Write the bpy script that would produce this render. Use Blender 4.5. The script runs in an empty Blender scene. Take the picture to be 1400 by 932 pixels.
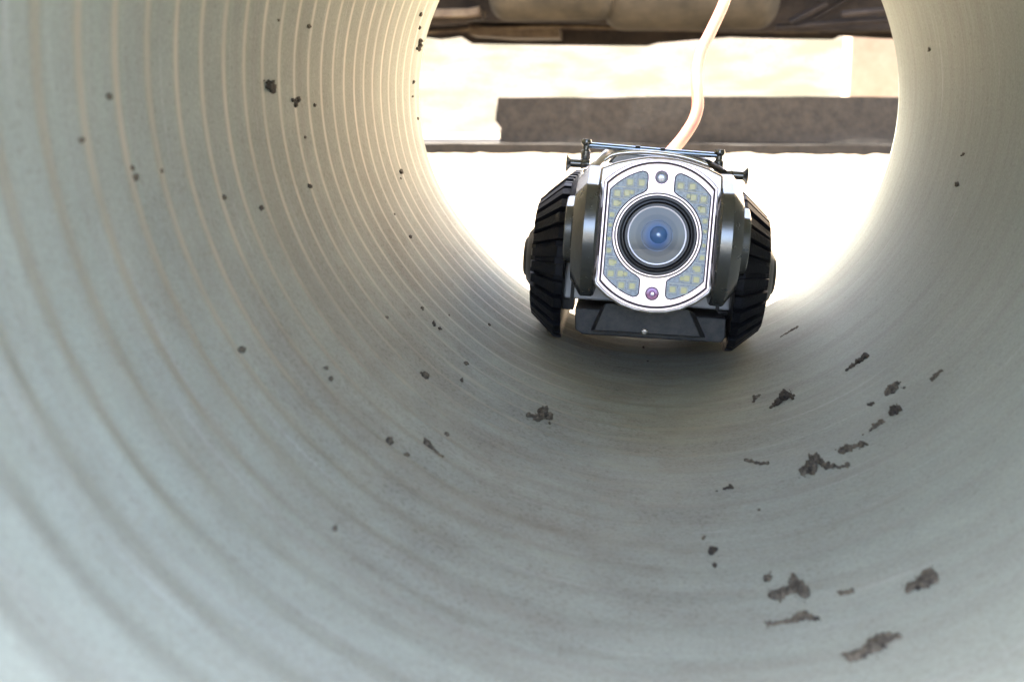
import bpy, bmesh, math, random
from mathutils import Vector, Matrix, noise
random.seed(7)
rad = math.radians
PI = math.pi
scene = bpy.context.scene
COL = scene.collection

# ------------------------------------------------------------------ camera model
R = 0.15                       # inner radius of the pipe
CAM = Vector((-0.01296, 0.0, -0.00920))
F = 1600.0                     # focal length in pixels of the 1400 px wide photograph
YAW, PITCH = -0.10264, -0.19358
cy, sy, cp, sp = math.cos(YAW), math.sin(YAW), math.cos(PITCH), math.sin(PITCH)
Mp = Matrix(((cy, 0, sy), (0, 1, 0), (-sy, 0, cy))) @ Matrix(((1, 0, 0), (0, cp, -sp), (0, sp, cp)))
B = Matrix(((1, 0, 0), (0, 0, 1), (0, -1, 0))) @ Mp
def ray(px, py):
    d = B @ Vector((px - 700, py - 466, F))
    return d / d.y
def at(px, py, Y):             # the place at distance Y down the pipe seen at a pixel
    return CAM + ray(px, py) * Y
def hit(px, py, r=R):          # the place on the pipe wall seen at a pixel
    d = ray(px, py)
    A = d.x * d.x + d.z * d.z
    b = CAM.x * d.x + CAM.z * d.z
    c = CAM.x ** 2 + CAM.z ** 2 - r * r
    return CAM + d * ((-b + math.sqrt(b * b - A * c)) / A)

# ------------------------------------------------------------------ materials
def mat(name, col, rough=0.5, metal=0.0, var=0.0, scale=20.0, bump=0.0, bscale=60.0, col2=None, coat=0.0, spec=None):
    m = bpy.data.materials.new(name); m.use_nodes = True
    nt = m.node_tree; b = nt.nodes['Principled BSDF']
    b.inputs['Base Color'].default_value = (*col, 1)
    b.inputs['Roughness'].default_value = rough
    b.inputs['Metallic'].default_value = metal
    b.inputs['Coat Weight'].default_value = coat
    if spec is not None: b.inputs['Specular IOR Level'].default_value = spec
    tc = nt.nodes.new('ShaderNodeTexCoord')
    if var or col2:
        n = nt.nodes.new('ShaderNodeTexNoise'); n.inputs['Scale'].default_value = scale
        n.inputs['Detail'].default_value = 6; n.inputs['Roughness'].default_value = 0.65
        nt.links.new(tc.outputs['Object'], n.inputs['Vector'])
        r = nt.nodes.new('ShaderNodeValToRGB')
        c2 = col2 if col2 else tuple(min(1, c * (1 + var)) for c in col)
        c1 = col if col2 else tuple(c * (1 - var) for c in col)
        r.color_ramp.elements[0].position = 0.35; r.color_ramp.elements[1].position = 0.65
        r.color_ramp.elements[0].color = (*c1, 1); r.color_ramp.elements[1].color = (*c2, 1)
        nt.links.new(n.outputs['Fac'], r.inputs['Fac'])
        nt.links.new(r.outputs['Color'], b.inputs['Base Color'])
        mr = nt.nodes.new('ShaderNodeMapRange')
        mr.inputs['To Min'].default_value = max(0.02, rough - 0.08); mr.inputs['To Max'].default_value = min(1, rough + 0.1)
        nt.links.new(n.outputs['Fac'], mr.inputs['Value']); nt.links.new(mr.outputs['Result'], b.inputs['Roughness'])
    if bump:
        n2 = nt.nodes.new('ShaderNodeTexNoise'); n2.inputs['Scale'].default_value = bscale
        n2.inputs['Detail'].default_value = 5
        nt.links.new(tc.outputs['Object'], n2.inputs['Vector'])
        bp = nt.nodes.new('ShaderNodeBump'); bp.inputs['Strength'].default_value = bump
        bp.inputs['Distance'].default_value = 1.0 / bscale
        nt.links.new(n2.outputs['Fac'], bp.inputs['Height']); nt.links.new(bp.outputs['Normal'], b.inputs['Normal'])
    return m

M = {}
M['steel'] = mat('satin_aluminium', (0.80, 0.65, 0.62), 0.30, 0.9, var=0.05, scale=300)
M['steel_bright'] = mat('bright_edge', (0.92, 0.90, 0.90), 0.22, 1.0)
M['rim'] = mat('pale_ring', (0.75, 0.72, 0.76), 0.35, 0.4)
M['blueglass'] = mat('blue_coated_glass', (0.09, 0.24, 0.56), 0.12, 0.1, coat=1.0)
M['blueglass'].node_tree.nodes['Principled BSDF'].inputs['Coat IOR'].default_value = 2.0
M['ringblue'] = mat('inner_ring', (0.16, 0.22, 0.34), 0.3, 0.3)
M['housing'] = mat('housing_aluminium', (0.72, 0.68, 0.66), 0.36, 1.0, var=0.08, scale=200)
M['gun'] = mat('dark_anodised', (0.20, 0.205, 0.20), 0.24, 0.85, var=0.12, scale=150)
M['bumper'] = mat('dark_bumper', (0.035, 0.037, 0.038), 0.45, 0.2, scale=220, col2=(0.075, 0.072, 0.064))
M['black'] = mat('black_metal', (0.012, 0.012, 0.012), 0.34, 0.2, var=0.4, scale=200)
M['lensblack'] = mat('lens_black', (0.008, 0.007, 0.009), 0.3, 0.0, coat=0.12)
M['gap'] = mat('dark_seal', (0.035, 0.015, 0.03), 0.5)
M['rubber'] = mat('track_rubber', (0.008, 0.0085, 0.011), 0.5, 0.0, var=0.35, scale=160, bump=0.25, bscale=700, spec=0.2)
M['chassis'] = mat('pale_chassis', (0.62, 0.64, 0.66), 0.4, 0.25, var=0.06, scale=90)
M['bluesteel'] = mat('blue_steel_rod', (0.32, 0.40, 0.50), 0.25, 1.0)
M['chrome'] = mat('chrome', (0.8, 0.78, 0.75), 0.16, 1.0)
M['ledpanel'] = mat('led_panel', (0.30, 0.34, 0.38), 0.3, 0.2, var=0.35, scale=900, bump=0.3, bscale=1200, coat=0.4)
M['ledcase'] = mat('led_case', (0.60, 0.63, 0.58), 0.35)
M['phosphor'] = mat('led_phosphor', (0.75, 0.72, 0.32), 0.3, coat=0.5)
M['sensor'] = mat('sensor_window', (0.50, 0.52, 0.62), 0.12, 0.3, coat=1.0)
M['sensorrim'] = mat('sensor_rim', (0.16, 0.10, 0.14), 0.3, 0.6)
M['violet'] = mat('violet_glass', (0.20, 0.03, 0.20), 0.12, 0.2, coat=1.0)
M['paleglass'] = mat('pale_glass', (0.8, 0.75, 0.85), 0.1, 0.5, coat=1.0)
M['cable'] = mat('cable_jacket', (0.25, 0.082, 0.050), 0.42, var=0.1, scale=60)
M['mud'] = mat('dried_mud', (0.026, 0.021, 0.015), 0.95, var=0.0, scale=420, col2=(0.18, 0.15, 0.105), bump=1.0, bscale=1200)
M['mud_dark'] = mat('dark_mud', (0.010, 0.008, 0.007), 0.95, scale=420, col2=(0.10, 0.08, 0.055), bump=1.0, bscale=1200)
M['concrete'] = mat('pale_concrete', (0.42, 0.40, 0.35), 0.85, scale=3.0, col2=(0.52, 0.50, 0.45), bump=0.4, bscale=40)
M['bounce_cut'] = mat('bounce_cut', (0.045, 0.043, 0.038), 0.9, scale=40, col2=(0.075, 0.070, 0.060), bump=0.4, bscale=200)
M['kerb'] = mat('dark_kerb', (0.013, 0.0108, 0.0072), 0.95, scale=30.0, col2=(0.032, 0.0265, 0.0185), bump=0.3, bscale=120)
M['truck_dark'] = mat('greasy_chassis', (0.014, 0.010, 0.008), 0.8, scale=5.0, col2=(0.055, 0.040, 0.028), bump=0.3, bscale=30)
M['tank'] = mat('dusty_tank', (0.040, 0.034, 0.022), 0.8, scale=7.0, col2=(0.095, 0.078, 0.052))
M['truck_body'] = mat('truck_body', (0.55, 0.55, 0.53), 0.45, var=0.05, scale=3)
M['rust'] = mat('rusty_steel', (0.07, 0.045, 0.028), 0.8, scale=8, col2=(0.20, 0.15, 0.09))
M['cream'] = mat('cream_bounce', (0.72, 0.58, 0.43), 0.9, scale=2, col2=(0.80, 0.67, 0.51), bump=0.2, bscale=30)
M['blocker_black'] = mat('blocker_dark', (0.035, 0.03, 0.025), 0.85, scale=6, col2=(0.055, 0.045, 0.035))
M['tan'] = mat('tan_render', (0.33, 0.24, 0.17), 0.9, scale=3, col2=(0.44, 0.35, 0.27))

def lens_material():
    m = bpy.data.materials.new('lens_glass'); m.use_nodes = True
    nt = m.node_tree; b = nt.nodes['Principled BSDF']; L = nt.links.new
    tc = nt.nodes.new('ShaderNodeTexCoord')
    uv = nt.nodes.new('ShaderNodeUVMap')
    sep = nt.nodes.new('ShaderNodeSeparateXYZ'); L(uv.outputs['UV'], sep.inputs[0])
    r = nt.nodes.new('ShaderNodeValToRGB'); e = r.color_ramp.elements
    e[0].position = 0.0; e[0].color = (0.04, 0.16, 0.55, 1)
    e[1].position = 1.0; e[1].color = (0.28, 0.31, 0.33, 1)
    for p, c in ((0.16, (0.06, 0.22, 0.60)), (0.34, (0.05, 0.15, 0.42)), (0.42, (0.09, 0.18, 0.38)), (0.52, (0.14, 0.19, 0.28)), (0.58, (0.18, 0.215, 0.26)), (0.72, (0.19, 0.22, 0.25)), (0.78, (0.26, 0.285, 0.305))):
        k = e.new(p); k.color = (*c, 1)
    L(sep.outputs['X'], r.inputs['Fac']); L(r.outputs['Color'], b.inputs['Base Color'])
    b.inputs['Roughness'].default_value = 0.5; b.inputs['Metallic'].default_value = 0.0
    b.inputs['Coat Weight'].default_value = 1.0; b.inputs['Coat Roughness'].default_value = 0.03
    b.inputs['Coat IOR'].default_value = 1.38; b.inputs['Specular IOR Level'].default_value = 0.1
    return m
M['lens'] = lens_material()

def pipe_material():
    m = bpy.data.materials.new('grey_pvc'); m.use_nodes = True
    nt = m.node_tree; N = nt.nodes; L = nt.links.new
    b = N['Principled BSDF']
    uv = N.new('ShaderNodeUVMap'); tc = N.new('ShaderNodeTexCoord')
    def tex(sx, sy_, scale, detail=5, rough=0.6, obj=False):
        mp = N.new('ShaderNodeMapping'); mp.inputs['Scale'].default_value = (sx, sy_, 1)
        L(uv.outputs['UV'], mp.inputs['Vector'])
        n = N.new('ShaderNodeTexNoise'); n.inputs['Scale'].default_value = scale
        n.inputs['Detail'].default_value = detail; n.inputs['Roughness'].default_value = rough
        L((tc.outputs['Object'] if obj else mp.outputs['Vector']), n.inputs['Vector']); return n
    def ramp(src, p0, c0, p1, c1):
        r = N.new('ShaderNodeValToRGB')
        r.color_ramp.elements[0].position = p0; r.color_ramp.elements[0].color = (*c0, 1)
        r.color_ramp.elements[1].position = p1; r.color_ramp.elements[1].color = (*c1, 1)
        L(src, r.inputs['Fac']); return r
    def mix(fac, a, c, mode='MIX'):
        x = N.new('ShaderNodeMix'); x.data_type = 'RGBA'; x.blend_type = mode
        if isinstance(fac, float): x.inputs['Factor'].default_value = fac
        else: L(fac, x.inputs['Factor'])
        for k, v in (('A', a), ('B', c)):
            s = x.inputs[6 if k == 'A' else 7]
            if isinstance(v, tuple): s.default_value = (*v, 1)
            else: L(v, s)
        return x.outputs[2]
    # uv.x = angle (1 = full turn, 0 at the floor), uv.y = metres along
    base = ramp(tex(1, 1, 7, obj=True).outputs['Fac'], 0.3, (0.280, 0.303, 0.247), 0.7, (0.325, 0.349, 0.286))
    # rubbed streaks that follow the ribs
    st = tex(5, 150, 1.0, 6, 0.62)
    c = mix(ramp(st.outputs['Fac'], 0.46, (0, 0, 0), 0.80, (.55, .55, .55)).outputs['Color'], base.outputs['Color'], (0.235, 0.22, 0.19))
    st2 = tex(9, 260, 1.0, 4, 0.6)
    c = mix(ramp(st2.outputs['Fac'], 0.60, (0, 0, 0), 0.76, (0.55, 0.55, 0.55)).outputs['Color'], c, (0.46, 0.46, 0.42))
    # fine dirt freckles
    fr = tex(1, 1, 420, 3, 0.6, obj=True)
    c = mix(ramp(fr.outputs['Fac'], 0.60, (0, 0, 0), 0.72, (0.30, 0.30, 0.30)).outputs['Color'], c, (0.13, 0.115, 0.09))
    gr = tex(1, 1, 900, 2, 0.7, obj=True)
    c = mix(0.45, c, ramp(gr.outputs['Fac'], 0.30, (0.34, 0.34, 0.34), 0.70, (0.72, 0.72, 0.72)).outputs['Color'], 'SOFT_LIGHT')
    # silty film along the invert: strongest on the floor, patchy
    sep = N.new('ShaderNodeSeparateXYZ'); L(uv.outputs['UV'], sep.inputs[0])
    ab = N.new('ShaderNodeMath'); ab.operation = 'PINGPONG'; ab.inputs[1].default_value = 0.5
    sh = N.new('ShaderNodeMath'); sh.operation = 'ADD'; sh.inputs[1].default_value = 0.07; L(sep.outputs['X'], sh.inputs[0]); L(sh.outputs[0], ab.inputs[0])
    mr = N.new('ShaderNodeMapRange'); mr.interpolation_type = 'SMOOTHSTEP'
    mr.inputs['From Min'].default_value = 0.27; mr.inputs['From Max'].default_value = 0.02
    L(ab.outputs[0], mr.inputs['Value'])
    ym = N.new('ShaderNodeMapRange'); ym.inputs['From Min'].default_value = 0.18; ym.inputs['From Max'].default_value = 0.34
    ym.inputs['To Min'].default_value = 0.15; L(sep.outputs['Y'], ym.inputs['Value'])
    mr_ = N.new('ShaderNodeMath'); mr_.operation = 'MULTIPLY'; L(mr.outputs[0], mr_.inputs[0]); L(ym.outputs[0], mr_.inputs[1]); mr = mr_
    pa = tex(1, 1, 26, 6, 0.7, obj=True)
    pr = ramp(pa.outputs['Fac'], 0.36, (0.15, 0.15, 0.15), 0.68, (1, 1, 1))
    mu = N.new('ShaderNodeMath'); mu.operation = 'MULTIPLY'; L(mr.outputs[0], mu.inputs[0]); L(pr.outputs['Color'], mu.inputs[1])
    m2 = N.new('ShaderNodeMath'); m2.operation = 'MULTIPLY'; m2.inputs[1].default_value = 0.6; L(mu.outputs[0], m2.inputs[0])
    c = mix(m2.outputs[0], c, (0.200, 0.182, 0.150))
    gt = tex(1, 1, 650, 4, 0.75, obj=True)
    gm = N.new('ShaderNodeMath'); gm.operation = 'MULTIPLY'; L(mu.outputs[0], gm.inputs[0])
    L(ramp(gt.outputs['Fac'], 0.52, (0, 0, 0), 0.62, (.75, .75, .75)).outputs['Color'], gm.inputs[1])
    c = mix(gm.outputs[0], c, (0.10, 0.085, 0.062))
    bs = tex(3, 34, 1.0, 5, 0.6)
    bm_ = N.new('ShaderNodeMath'); bm_.operation = 'MULTIPLY'; L(mr.outputs[0], bm_.inputs[0])
    L(ramp(bs.outputs['Fac'], 0.50, (0, 0, 0), 0.66, (.32, .32, .32)).outputs['Color'], bm_.inputs[1])
    c = mix(bm_.outputs[0], c, (0.19, 0.155, 0.115))
    # rib highlights painted in pale colour along the left side, patchy towards the floor
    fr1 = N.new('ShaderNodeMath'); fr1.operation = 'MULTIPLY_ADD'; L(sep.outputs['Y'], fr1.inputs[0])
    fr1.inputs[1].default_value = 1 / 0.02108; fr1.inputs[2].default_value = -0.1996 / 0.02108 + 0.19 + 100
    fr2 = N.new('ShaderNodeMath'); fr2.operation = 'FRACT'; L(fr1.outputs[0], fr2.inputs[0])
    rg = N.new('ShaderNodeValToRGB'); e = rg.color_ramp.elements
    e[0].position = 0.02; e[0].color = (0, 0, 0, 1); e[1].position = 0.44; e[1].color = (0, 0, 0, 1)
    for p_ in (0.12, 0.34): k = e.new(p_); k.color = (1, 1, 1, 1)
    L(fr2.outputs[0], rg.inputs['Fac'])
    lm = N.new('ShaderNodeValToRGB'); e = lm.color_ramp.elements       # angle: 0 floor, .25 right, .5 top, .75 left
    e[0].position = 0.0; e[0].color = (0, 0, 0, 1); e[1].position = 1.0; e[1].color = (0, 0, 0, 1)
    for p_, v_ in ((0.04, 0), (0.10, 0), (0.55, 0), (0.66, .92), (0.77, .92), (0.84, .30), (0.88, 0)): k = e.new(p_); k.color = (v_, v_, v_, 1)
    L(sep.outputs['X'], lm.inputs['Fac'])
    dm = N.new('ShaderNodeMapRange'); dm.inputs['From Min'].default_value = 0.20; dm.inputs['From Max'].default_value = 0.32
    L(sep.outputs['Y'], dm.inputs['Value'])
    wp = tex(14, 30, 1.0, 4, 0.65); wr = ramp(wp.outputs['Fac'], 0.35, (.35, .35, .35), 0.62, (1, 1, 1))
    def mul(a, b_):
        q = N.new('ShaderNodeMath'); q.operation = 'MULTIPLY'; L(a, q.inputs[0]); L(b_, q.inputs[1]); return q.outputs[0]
    l2 = N.new('ShaderNodeValToRGB'); e = l2.color_ramp.elements           # far floor: pale scuffed ridges, with rib glints painted in
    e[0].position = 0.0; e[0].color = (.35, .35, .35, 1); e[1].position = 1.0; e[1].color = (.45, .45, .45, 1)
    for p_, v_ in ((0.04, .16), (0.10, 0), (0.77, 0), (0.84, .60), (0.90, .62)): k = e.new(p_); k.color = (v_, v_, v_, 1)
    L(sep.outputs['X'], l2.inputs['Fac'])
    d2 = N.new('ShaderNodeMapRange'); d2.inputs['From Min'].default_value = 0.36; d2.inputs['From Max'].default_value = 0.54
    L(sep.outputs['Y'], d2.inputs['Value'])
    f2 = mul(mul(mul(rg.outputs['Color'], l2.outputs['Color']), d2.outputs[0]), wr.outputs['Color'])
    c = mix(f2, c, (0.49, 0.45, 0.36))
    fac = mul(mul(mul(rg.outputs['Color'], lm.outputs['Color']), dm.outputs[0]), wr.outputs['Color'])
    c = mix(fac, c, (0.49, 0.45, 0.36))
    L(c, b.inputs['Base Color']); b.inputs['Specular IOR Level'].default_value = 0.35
    rr = N.new('ShaderNodeMapRange'); rr.inputs['To Min'].default_value = 0.6; rr.inputs['To Max'].default_value = 0.8
    L(pa.outputs['Fac'], rr.inputs['Value']); L(rr.outputs[0], b.inputs['Roughness'])
    bp = N.new('ShaderNodeBump'); bp.inputs['Strength'].default_value = 0.15; bp.inputs['Distance'].default_value = 0.0005
    L(st.outputs['Fac'], bp.inputs['Height'])
    bp2 = N.new('ShaderNodeBump'); bp2.inputs['Strength'].default_value = 0.25; bp2.inputs['Distance'].default_value = 0.0004
    L(fr.outputs['Fac'], bp2.inputs['Height']); L(bp.outputs['Normal'], bp2.inputs['Normal'])
    L(bp2.outputs['Normal'], b.inputs['Normal'])
    return m
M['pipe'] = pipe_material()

def ground_material(name, c1, c2, c3, s):
    m = bpy.data.materials.new(name); m.use_nodes = True
    nt = m.node_tree; N = nt.nodes; L = nt.links.new; b = N['Principled BSDF']
    tc = N.new('ShaderNodeTexCoord')
    n1 = N.new('ShaderNodeTexNoise'); n1.inputs['Scale'].default_value = s; n1.inputs['Detail'].default_value = 8
    n2 = N.new('ShaderNodeTexNoise'); n2.inputs['Scale'].default_value = s * 14; n2.inputs['Detail'].default_value = 6
    for n in (n1, n2): L(tc.outputs['Object'], n.inputs['Vector'])
    r1 = N.new('ShaderNodeValToRGB'); e = r1.color_ramp.elements
    e[0].position = 0.38; e[0].color = (*c1, 1); e[1].position = 0.62; e[1].color = (*c2, 1)
    L(n1.outputs['Fac'], r1.inputs['Fac'])
    r2 = N.new('ShaderNodeValToRGB'); r2.color_ramp.elements[0].position = 0.55; r2.color_ramp.elements[1].position = 0.7
    L(n2.outputs['Fac'], r2.inputs['Fac'])
    x = N.new('ShaderNodeMix'); x.data_type = 'RGBA'; L(r2.outputs['Color'], x.inputs['Factor'])
    L(r1.outputs['Color'], x.inputs[6]); x.inputs[7].default_value = (*c3, 1)
    L(x.outputs[2], b.inputs['Base Color']); b.inputs['Roughness'].default_value = 0.95
    bp = N.new('ShaderNodeBump'); bp.inputs['Strength'].default_value = 0.6; bp.inputs['Distance'].default_value = 0.01
    L(n2.outputs['Fac'], bp.inputs['Height']); L(bp.outputs['Normal'], b.inputs['Normal'])
    return m
M['ground'] = ground_material('pale_dusty_ground', (0.130, 0.104, 0.068), (0.155, 0.125, 0.084), (0.105, 0.085, 0.056), 1.4)
M['bank'] = ground_material('dry_grass_bank', (0.036, 0.034, 0.024), (0.060, 0.050, 0.040), (0.034, 0.033, 0.022), 2.2)
M['bank'].node_tree.nodes['Principled BSDF'].inputs['Specular IOR Level'].default_value = 0.05

# ------------------------------------------------------------------ mesh helpers
def link(name, bm, m, parent=None, smooth=None, bevel=0.0, kind=None):
    bmesh.ops.remove_doubles(bm, verts=bm.verts, dist=1e-7)
    bmesh.ops.recalc_face_normals(bm, faces=bm.faces)
    me = bpy.data.meshes.new(name); bm.to_mesh(me); bm.free()
    o = bpy.data.objects.new(name, me); COL.objects.link(o)
    ms = m if isinstance(m, (list, tuple)) else [m]
    for k in ms: me.materials.append(k)
    if smooth is not None:
        me.polygons.foreach_set('use_smooth', [True] * len(me.polygons))
        me.set_sharp_from_angle(angle=rad(smooth))
    if bevel:
        md = o.modifiers.new('bevel', 'BEVEL'); md.width = bevel; md.segments = 2
        md.limit_method = 'ANGLE'; md.angle_limit = rad(35); md.harden_normals = False
    if parent: o.parent = parent
    if kind: o['kind'] = kind
    return o
def tag(o, label, cat, group=None, kind=None):
    o['label'] = label; o['category'] = cat
    if group: o['group'] = group
    if kind: o['kind'] = kind
    return o
def thing(name, label, cat, loc=(0, 0, 0), group=None):
    o = bpy.data.objects.new(name, None); COL.objects.link(o); o.location = loc
    o.empty_display_size = 0.02
    return tag(o, label, cat, group)

def prism(bm, pts, axis, a, b_, T=lambda p: p, inset=0.0):
    """polygon pts (p,q) extruded along axis from a to b_; axis 0=x,1=y,2=z"""
    def mk(p, q, h):
        v = [0, 0, 0]; o = [i for i in range(3) if i != axis]
        v[o[0]], v[o[1]], v[axis] = p, q, h
        return bm.verts.new(T(Vector(v)))
    A = [mk(p, q, a) for p, q in pts]; Bv = [mk(p, q, b_) for p, q in pts]
    n = len(pts)
    bm.faces.new(A); bm.faces.new(Bv[::-1])
    for i in range(n):
        bm.faces.new((A[i], Bv[i], Bv[(i + 1) % n], A[(i + 1) % n]))
def box(bm, x0, x1, y0, y1, z0, z1, T=lambda p: p):
    prism(bm, [(x0, y0), (x1, y0), (x1, y1), (x0, y1)], 2, z0, z1, T)
def lathe(bm, prof, axis='x', n=48, c=(0, 0, 0), T=lambda p: p, outline=None, caps=True):
    """prof: list of (position along axis, radius); outline(angle)->radius factor"""
    c = Vector(c); rings = []
    for h, r in prof:
        ring = []
        if r <= 1e-9:
            ring = [bm.verts.new(T(c + {'x': Vector((h, 0, 0)), 'y': Vector((0, h, 0)), 'z': Vector((0, 0, h))}[axis]))]
        else:
            for i in range(n):
                t = 2 * PI * i / n; k = outline(t) if outline else 1
                a, b = r * k * math.cos(t), r * k * math.sin(t)
                v = {'x': Vector((h, a, b)), 'y': Vector((a, h, b)), 'z': Vector((a, b, h))}[axis]
                ring.append(bm.verts.new(T(c + v)))
        rings.append(ring)
    for P, Q in zip(rings, rings[1:]):
        if len(P) == 1 and len(Q) == 1: continue
        for i in range(n):
            j = (i + 1) % n
            if len(P) == 1: bm.faces.new((P[0], Q[i], Q[j]))
            elif len(Q) == 1: bm.faces.new((P[i], Q[0], P[j]))
            else: bm.faces.new((P[i], Q[i], Q[j], P[j]))
    for ring in (rings[0], rings[-1]):
        if caps and len(ring) > 2: bm.faces.new(ring)
def catmull(pts, sub=10):
    P = [Vector(p) for p in pts]; P = [2 * P[0] - P[1]] + P + [2 * P[-1] - P[-2]]; out = []
    for i in range(1, len(P) - 2):
        for k in range(sub):
            t = k / sub; a, b, c, d = P[i - 1], P[i], P[i + 1], P[i + 2]
            out.append(0.5 * ((2 * b) + (c - a) * t + (2 * a - 5 * b + 4 * c - d) * t * t + (3 * b - a - 3 * c + d) * t ** 3))
    out.append(P[-2]); return out
def tube(bm, pts, r, n=12, T=lambda p: p):
    pts = [Vector(p) for p in pts]; rings = []
    up = Vector((0.3, 0.2, 1)).normalized()
    for i, p in enumerate(pts):
        d = (pts[min(i + 1, len(pts) - 1)] - pts[max(i - 1, 0)]).normalized()
        u = (up - d * up.dot(d)).normalized(); w = d.cross(u); up = u
        rr = r[i] if isinstance(r, (list, tuple)) else r
        rings.append([bm.verts.new(T(p + (u * math.cos(2 * PI * k / n) + w * math.sin(2 * PI * k / n)) * rr)) for k in range(n)])
    for P, Q in zip(rings, rings[1:]):
        for k in range(n): bm.faces.new((P[k], Q[k], Q[(k + 1) % n], P[(k + 1) % n]))
    bm.faces.new(rings[0][::-1]); bm.faces.new(rings[-1])

# ------------------------------------------------------------------ the pipe
PITCH_RIB, RIB0, YEND, YSTART = 0.02108, 0.1996, 0.7610, 0.125
GROOVE = [(-180, .989), (-161, .993), (-152, 1.009), (-144, 1.020), (-132, 1.021), (-122, 1.012), (-95, 1.0), (-61, .986), (-47, .981), (-32, .983), (-18, .994), (-2, 1.003), (11, 1.013), (23, 1.022), (45, 1.02), (90, 1.01), (140, 1.01), (156, 1.002), (170, .990), (180, .989)]
def oval(ang):
    a = math.degrees(ang); a = (a + 180) % 360 - 180
    for (a0, v0), (a1, v1) in zip(GROOVE, GROOVE[1:]):
        if a0 <= a <= a1: return 1 / (v0 + (v1 - v0) * (a - a0) / (a1 - a0))
    return 1
OV = [sum(oval(2 * PI * (i + k) / 360) for k in range(-8, 9)) / 17 for i in range(360)]
def ovs(ang):
    a = math.degrees(ang) % 360; i = int(a) % 360; t = a - int(a)
    return OV[i] * (1 - t) + OV[(i + 1) % 360] * t
def sstep(a, b, x):
    t = min(1, max(0, (x - a) / (b - a))); return t * t * (3 - 2 * t)
def rib_amp(ang, y):
    a = math.degrees(ang); a = (a + 180) % 360 - 180          # 0 = right, 180 = left, -90 = floor
    left = 180 - abs(a)
    if a > 0: w = 1 - 0.95 * sstep(70, 115, left)
    else: w = 1 - 0.78 * sstep(35, 88, left) - 0.16 * sstep(90, 140, left)
    if a < 0:
        k = sstep(.40, .54, y); w = w * (1 - k) + max(w, 1 - .92 * sstep(72, 112, left)) * k
    if a < 0: w *= 1 - .50 * sstep(12, 60, -a if a > -90 else 180 + a) * (1 - sstep(.24, .38, y))
    if w < 0.95 and a < 0:
        q = noise.noise(Vector((math.cos(ang) * 9, y * 60, math.sin(ang) * 9)))
        w *= max(0.0, 1 + 1.5 * q)
    return w
def rib_prof(y):
    t = ((y - RIB0) / PITCH_RIB + 0.5 + 0.19) % 1.0            # widening step centred on the measured rib line
    w = 0.42; t -= 0.5
    if t < 0: t += 1
    return ((.55 * sstep(0, w, t) + .45 * t / w) if t < w else 1 - (t - w) / (1 - w)) - 0.5
def wall_r(ang, y):
    k = sstep(0.25, YEND, y)
    r = R * (1 + (ovs(ang) - 1) * k)
    fade = 1 - sstep(YEND - 0.030, YEND - 0.018, y)
    return r + min(.0019, .00062 / y) * (.72 + .28 * sstep(.17, .27, y)) * rib_amp(ang, y) * rib_prof(y) * fade
def wall_point(px, py):
    p = hit(px, py)
    for _ in range(6):
        r = wall_r(math.atan2(p.z, p.x), p.y); p = hit(px, py, r)
    return p
def build_pipe():
    bm = bmesh.new(); uvl = bm.loops.layers.uv.new('UVMap')
    n = 300; ys = []
    y = YSTART
    while y < YEND - 0.0006: ys.append(y); y += PITCH_RIB / 14
    ys += [YEND - 0.0005, YEND]
    rows = []
    for y in ys:
        row = []
        for i in range(n):
            t = 2 * PI * i / n - PI / 2
            r = wall_r(t, y)
            if y >= YEND - 1e-6: r += 0.0012
            row.append(bm.verts.new((r * math.cos(t), y, r * math.sin(t))))
        rows.append(row)
    out = []
    for y in (YEND, YEND - 0.002, YSTART + 0.002, YSTART):
        row = []
        for i in range(n):
            t = 2 * PI * i / n - PI / 2
            k = sstep(0.25, YEND, y)
            r = (R * (1 + (ovs(t) - 1) * k)) + (0.0105 if y in (YEND, YSTART) else 0.012)
            row.append(bm.verts.new((r * math.cos(t), y, r * math.sin(t))))
        out.append(row)
    allr = rows + out + [rows[0]]
    ally = ys + [YEND, YEND - .002, YSTART + .002, YSTART, YSTART]
    for a in range(len(allr) - 1):
        P, Q = allr[a], allr[a + 1]
        for i in range(n):
            j = (i + 1) % n
            f = bm.faces.new((P[i], P[j], Q[j], Q[i]))
            for l, (u, v) in zip(f.loops, ((i / n, ally[a]), ((i + 1) / n, ally[a]), ((i + 1) / n, ally[a + 1]), (i / n, ally[a + 1]))):
                l[uvl].uv = (u, v)
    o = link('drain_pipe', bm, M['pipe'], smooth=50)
    return tag(o, 'grey plastic drain pipe seen from inside, ribbed along its left wall', 'pipe')
build_pipe()

# ------------------------------------------------------------------ the crawler
K = 0.6092 / 1600 * 0.985                      # metres per pixel at the camera head
Y0 = 0.600
O = at(898, 322, Y0)
ROLL = rad(3.6)
# root stands on the pipe floor under the head
ROOT = Vector((0.0, 0.655, -0.1435))
crawler = thing('inspection_crawler', 'black tracked inspection robot with a round camera lens, standing in the pipe mouth', 'robot', ROOT)
crawler.rotation_euler = (0, ROLL, 0)
bpy.context.view_layer.update()
RM = Matrix.Rotation(ROLL, 3, 'Y'); RMi = RM.inverted()
def loc(px, py, v):                            # picture position at depth v behind the lens plane -> crawler coordinates
    return RMi @ (at(px, py, Y0 + v) - ROOT)
OL = loc(898, 322, 0.0)                        # lens centre
TILT = rad(-5.9)
HT = Matrix.Rotation(TILT, 3, 'X')
def H(p):                                      # head pixels (x right, y back, z up) -> crawler coordinates
    return OL + HT @ (Vector(p) * K)
def hprism(pts, y0, y1, name, m, parent=crawler, bevel=0.0, smooth=None):
    bm = bmesh.new(); prism(bm, pts, 1, y0, y1, H); return link(name, bm, m, parent, smooth, bevel * K)
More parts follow.
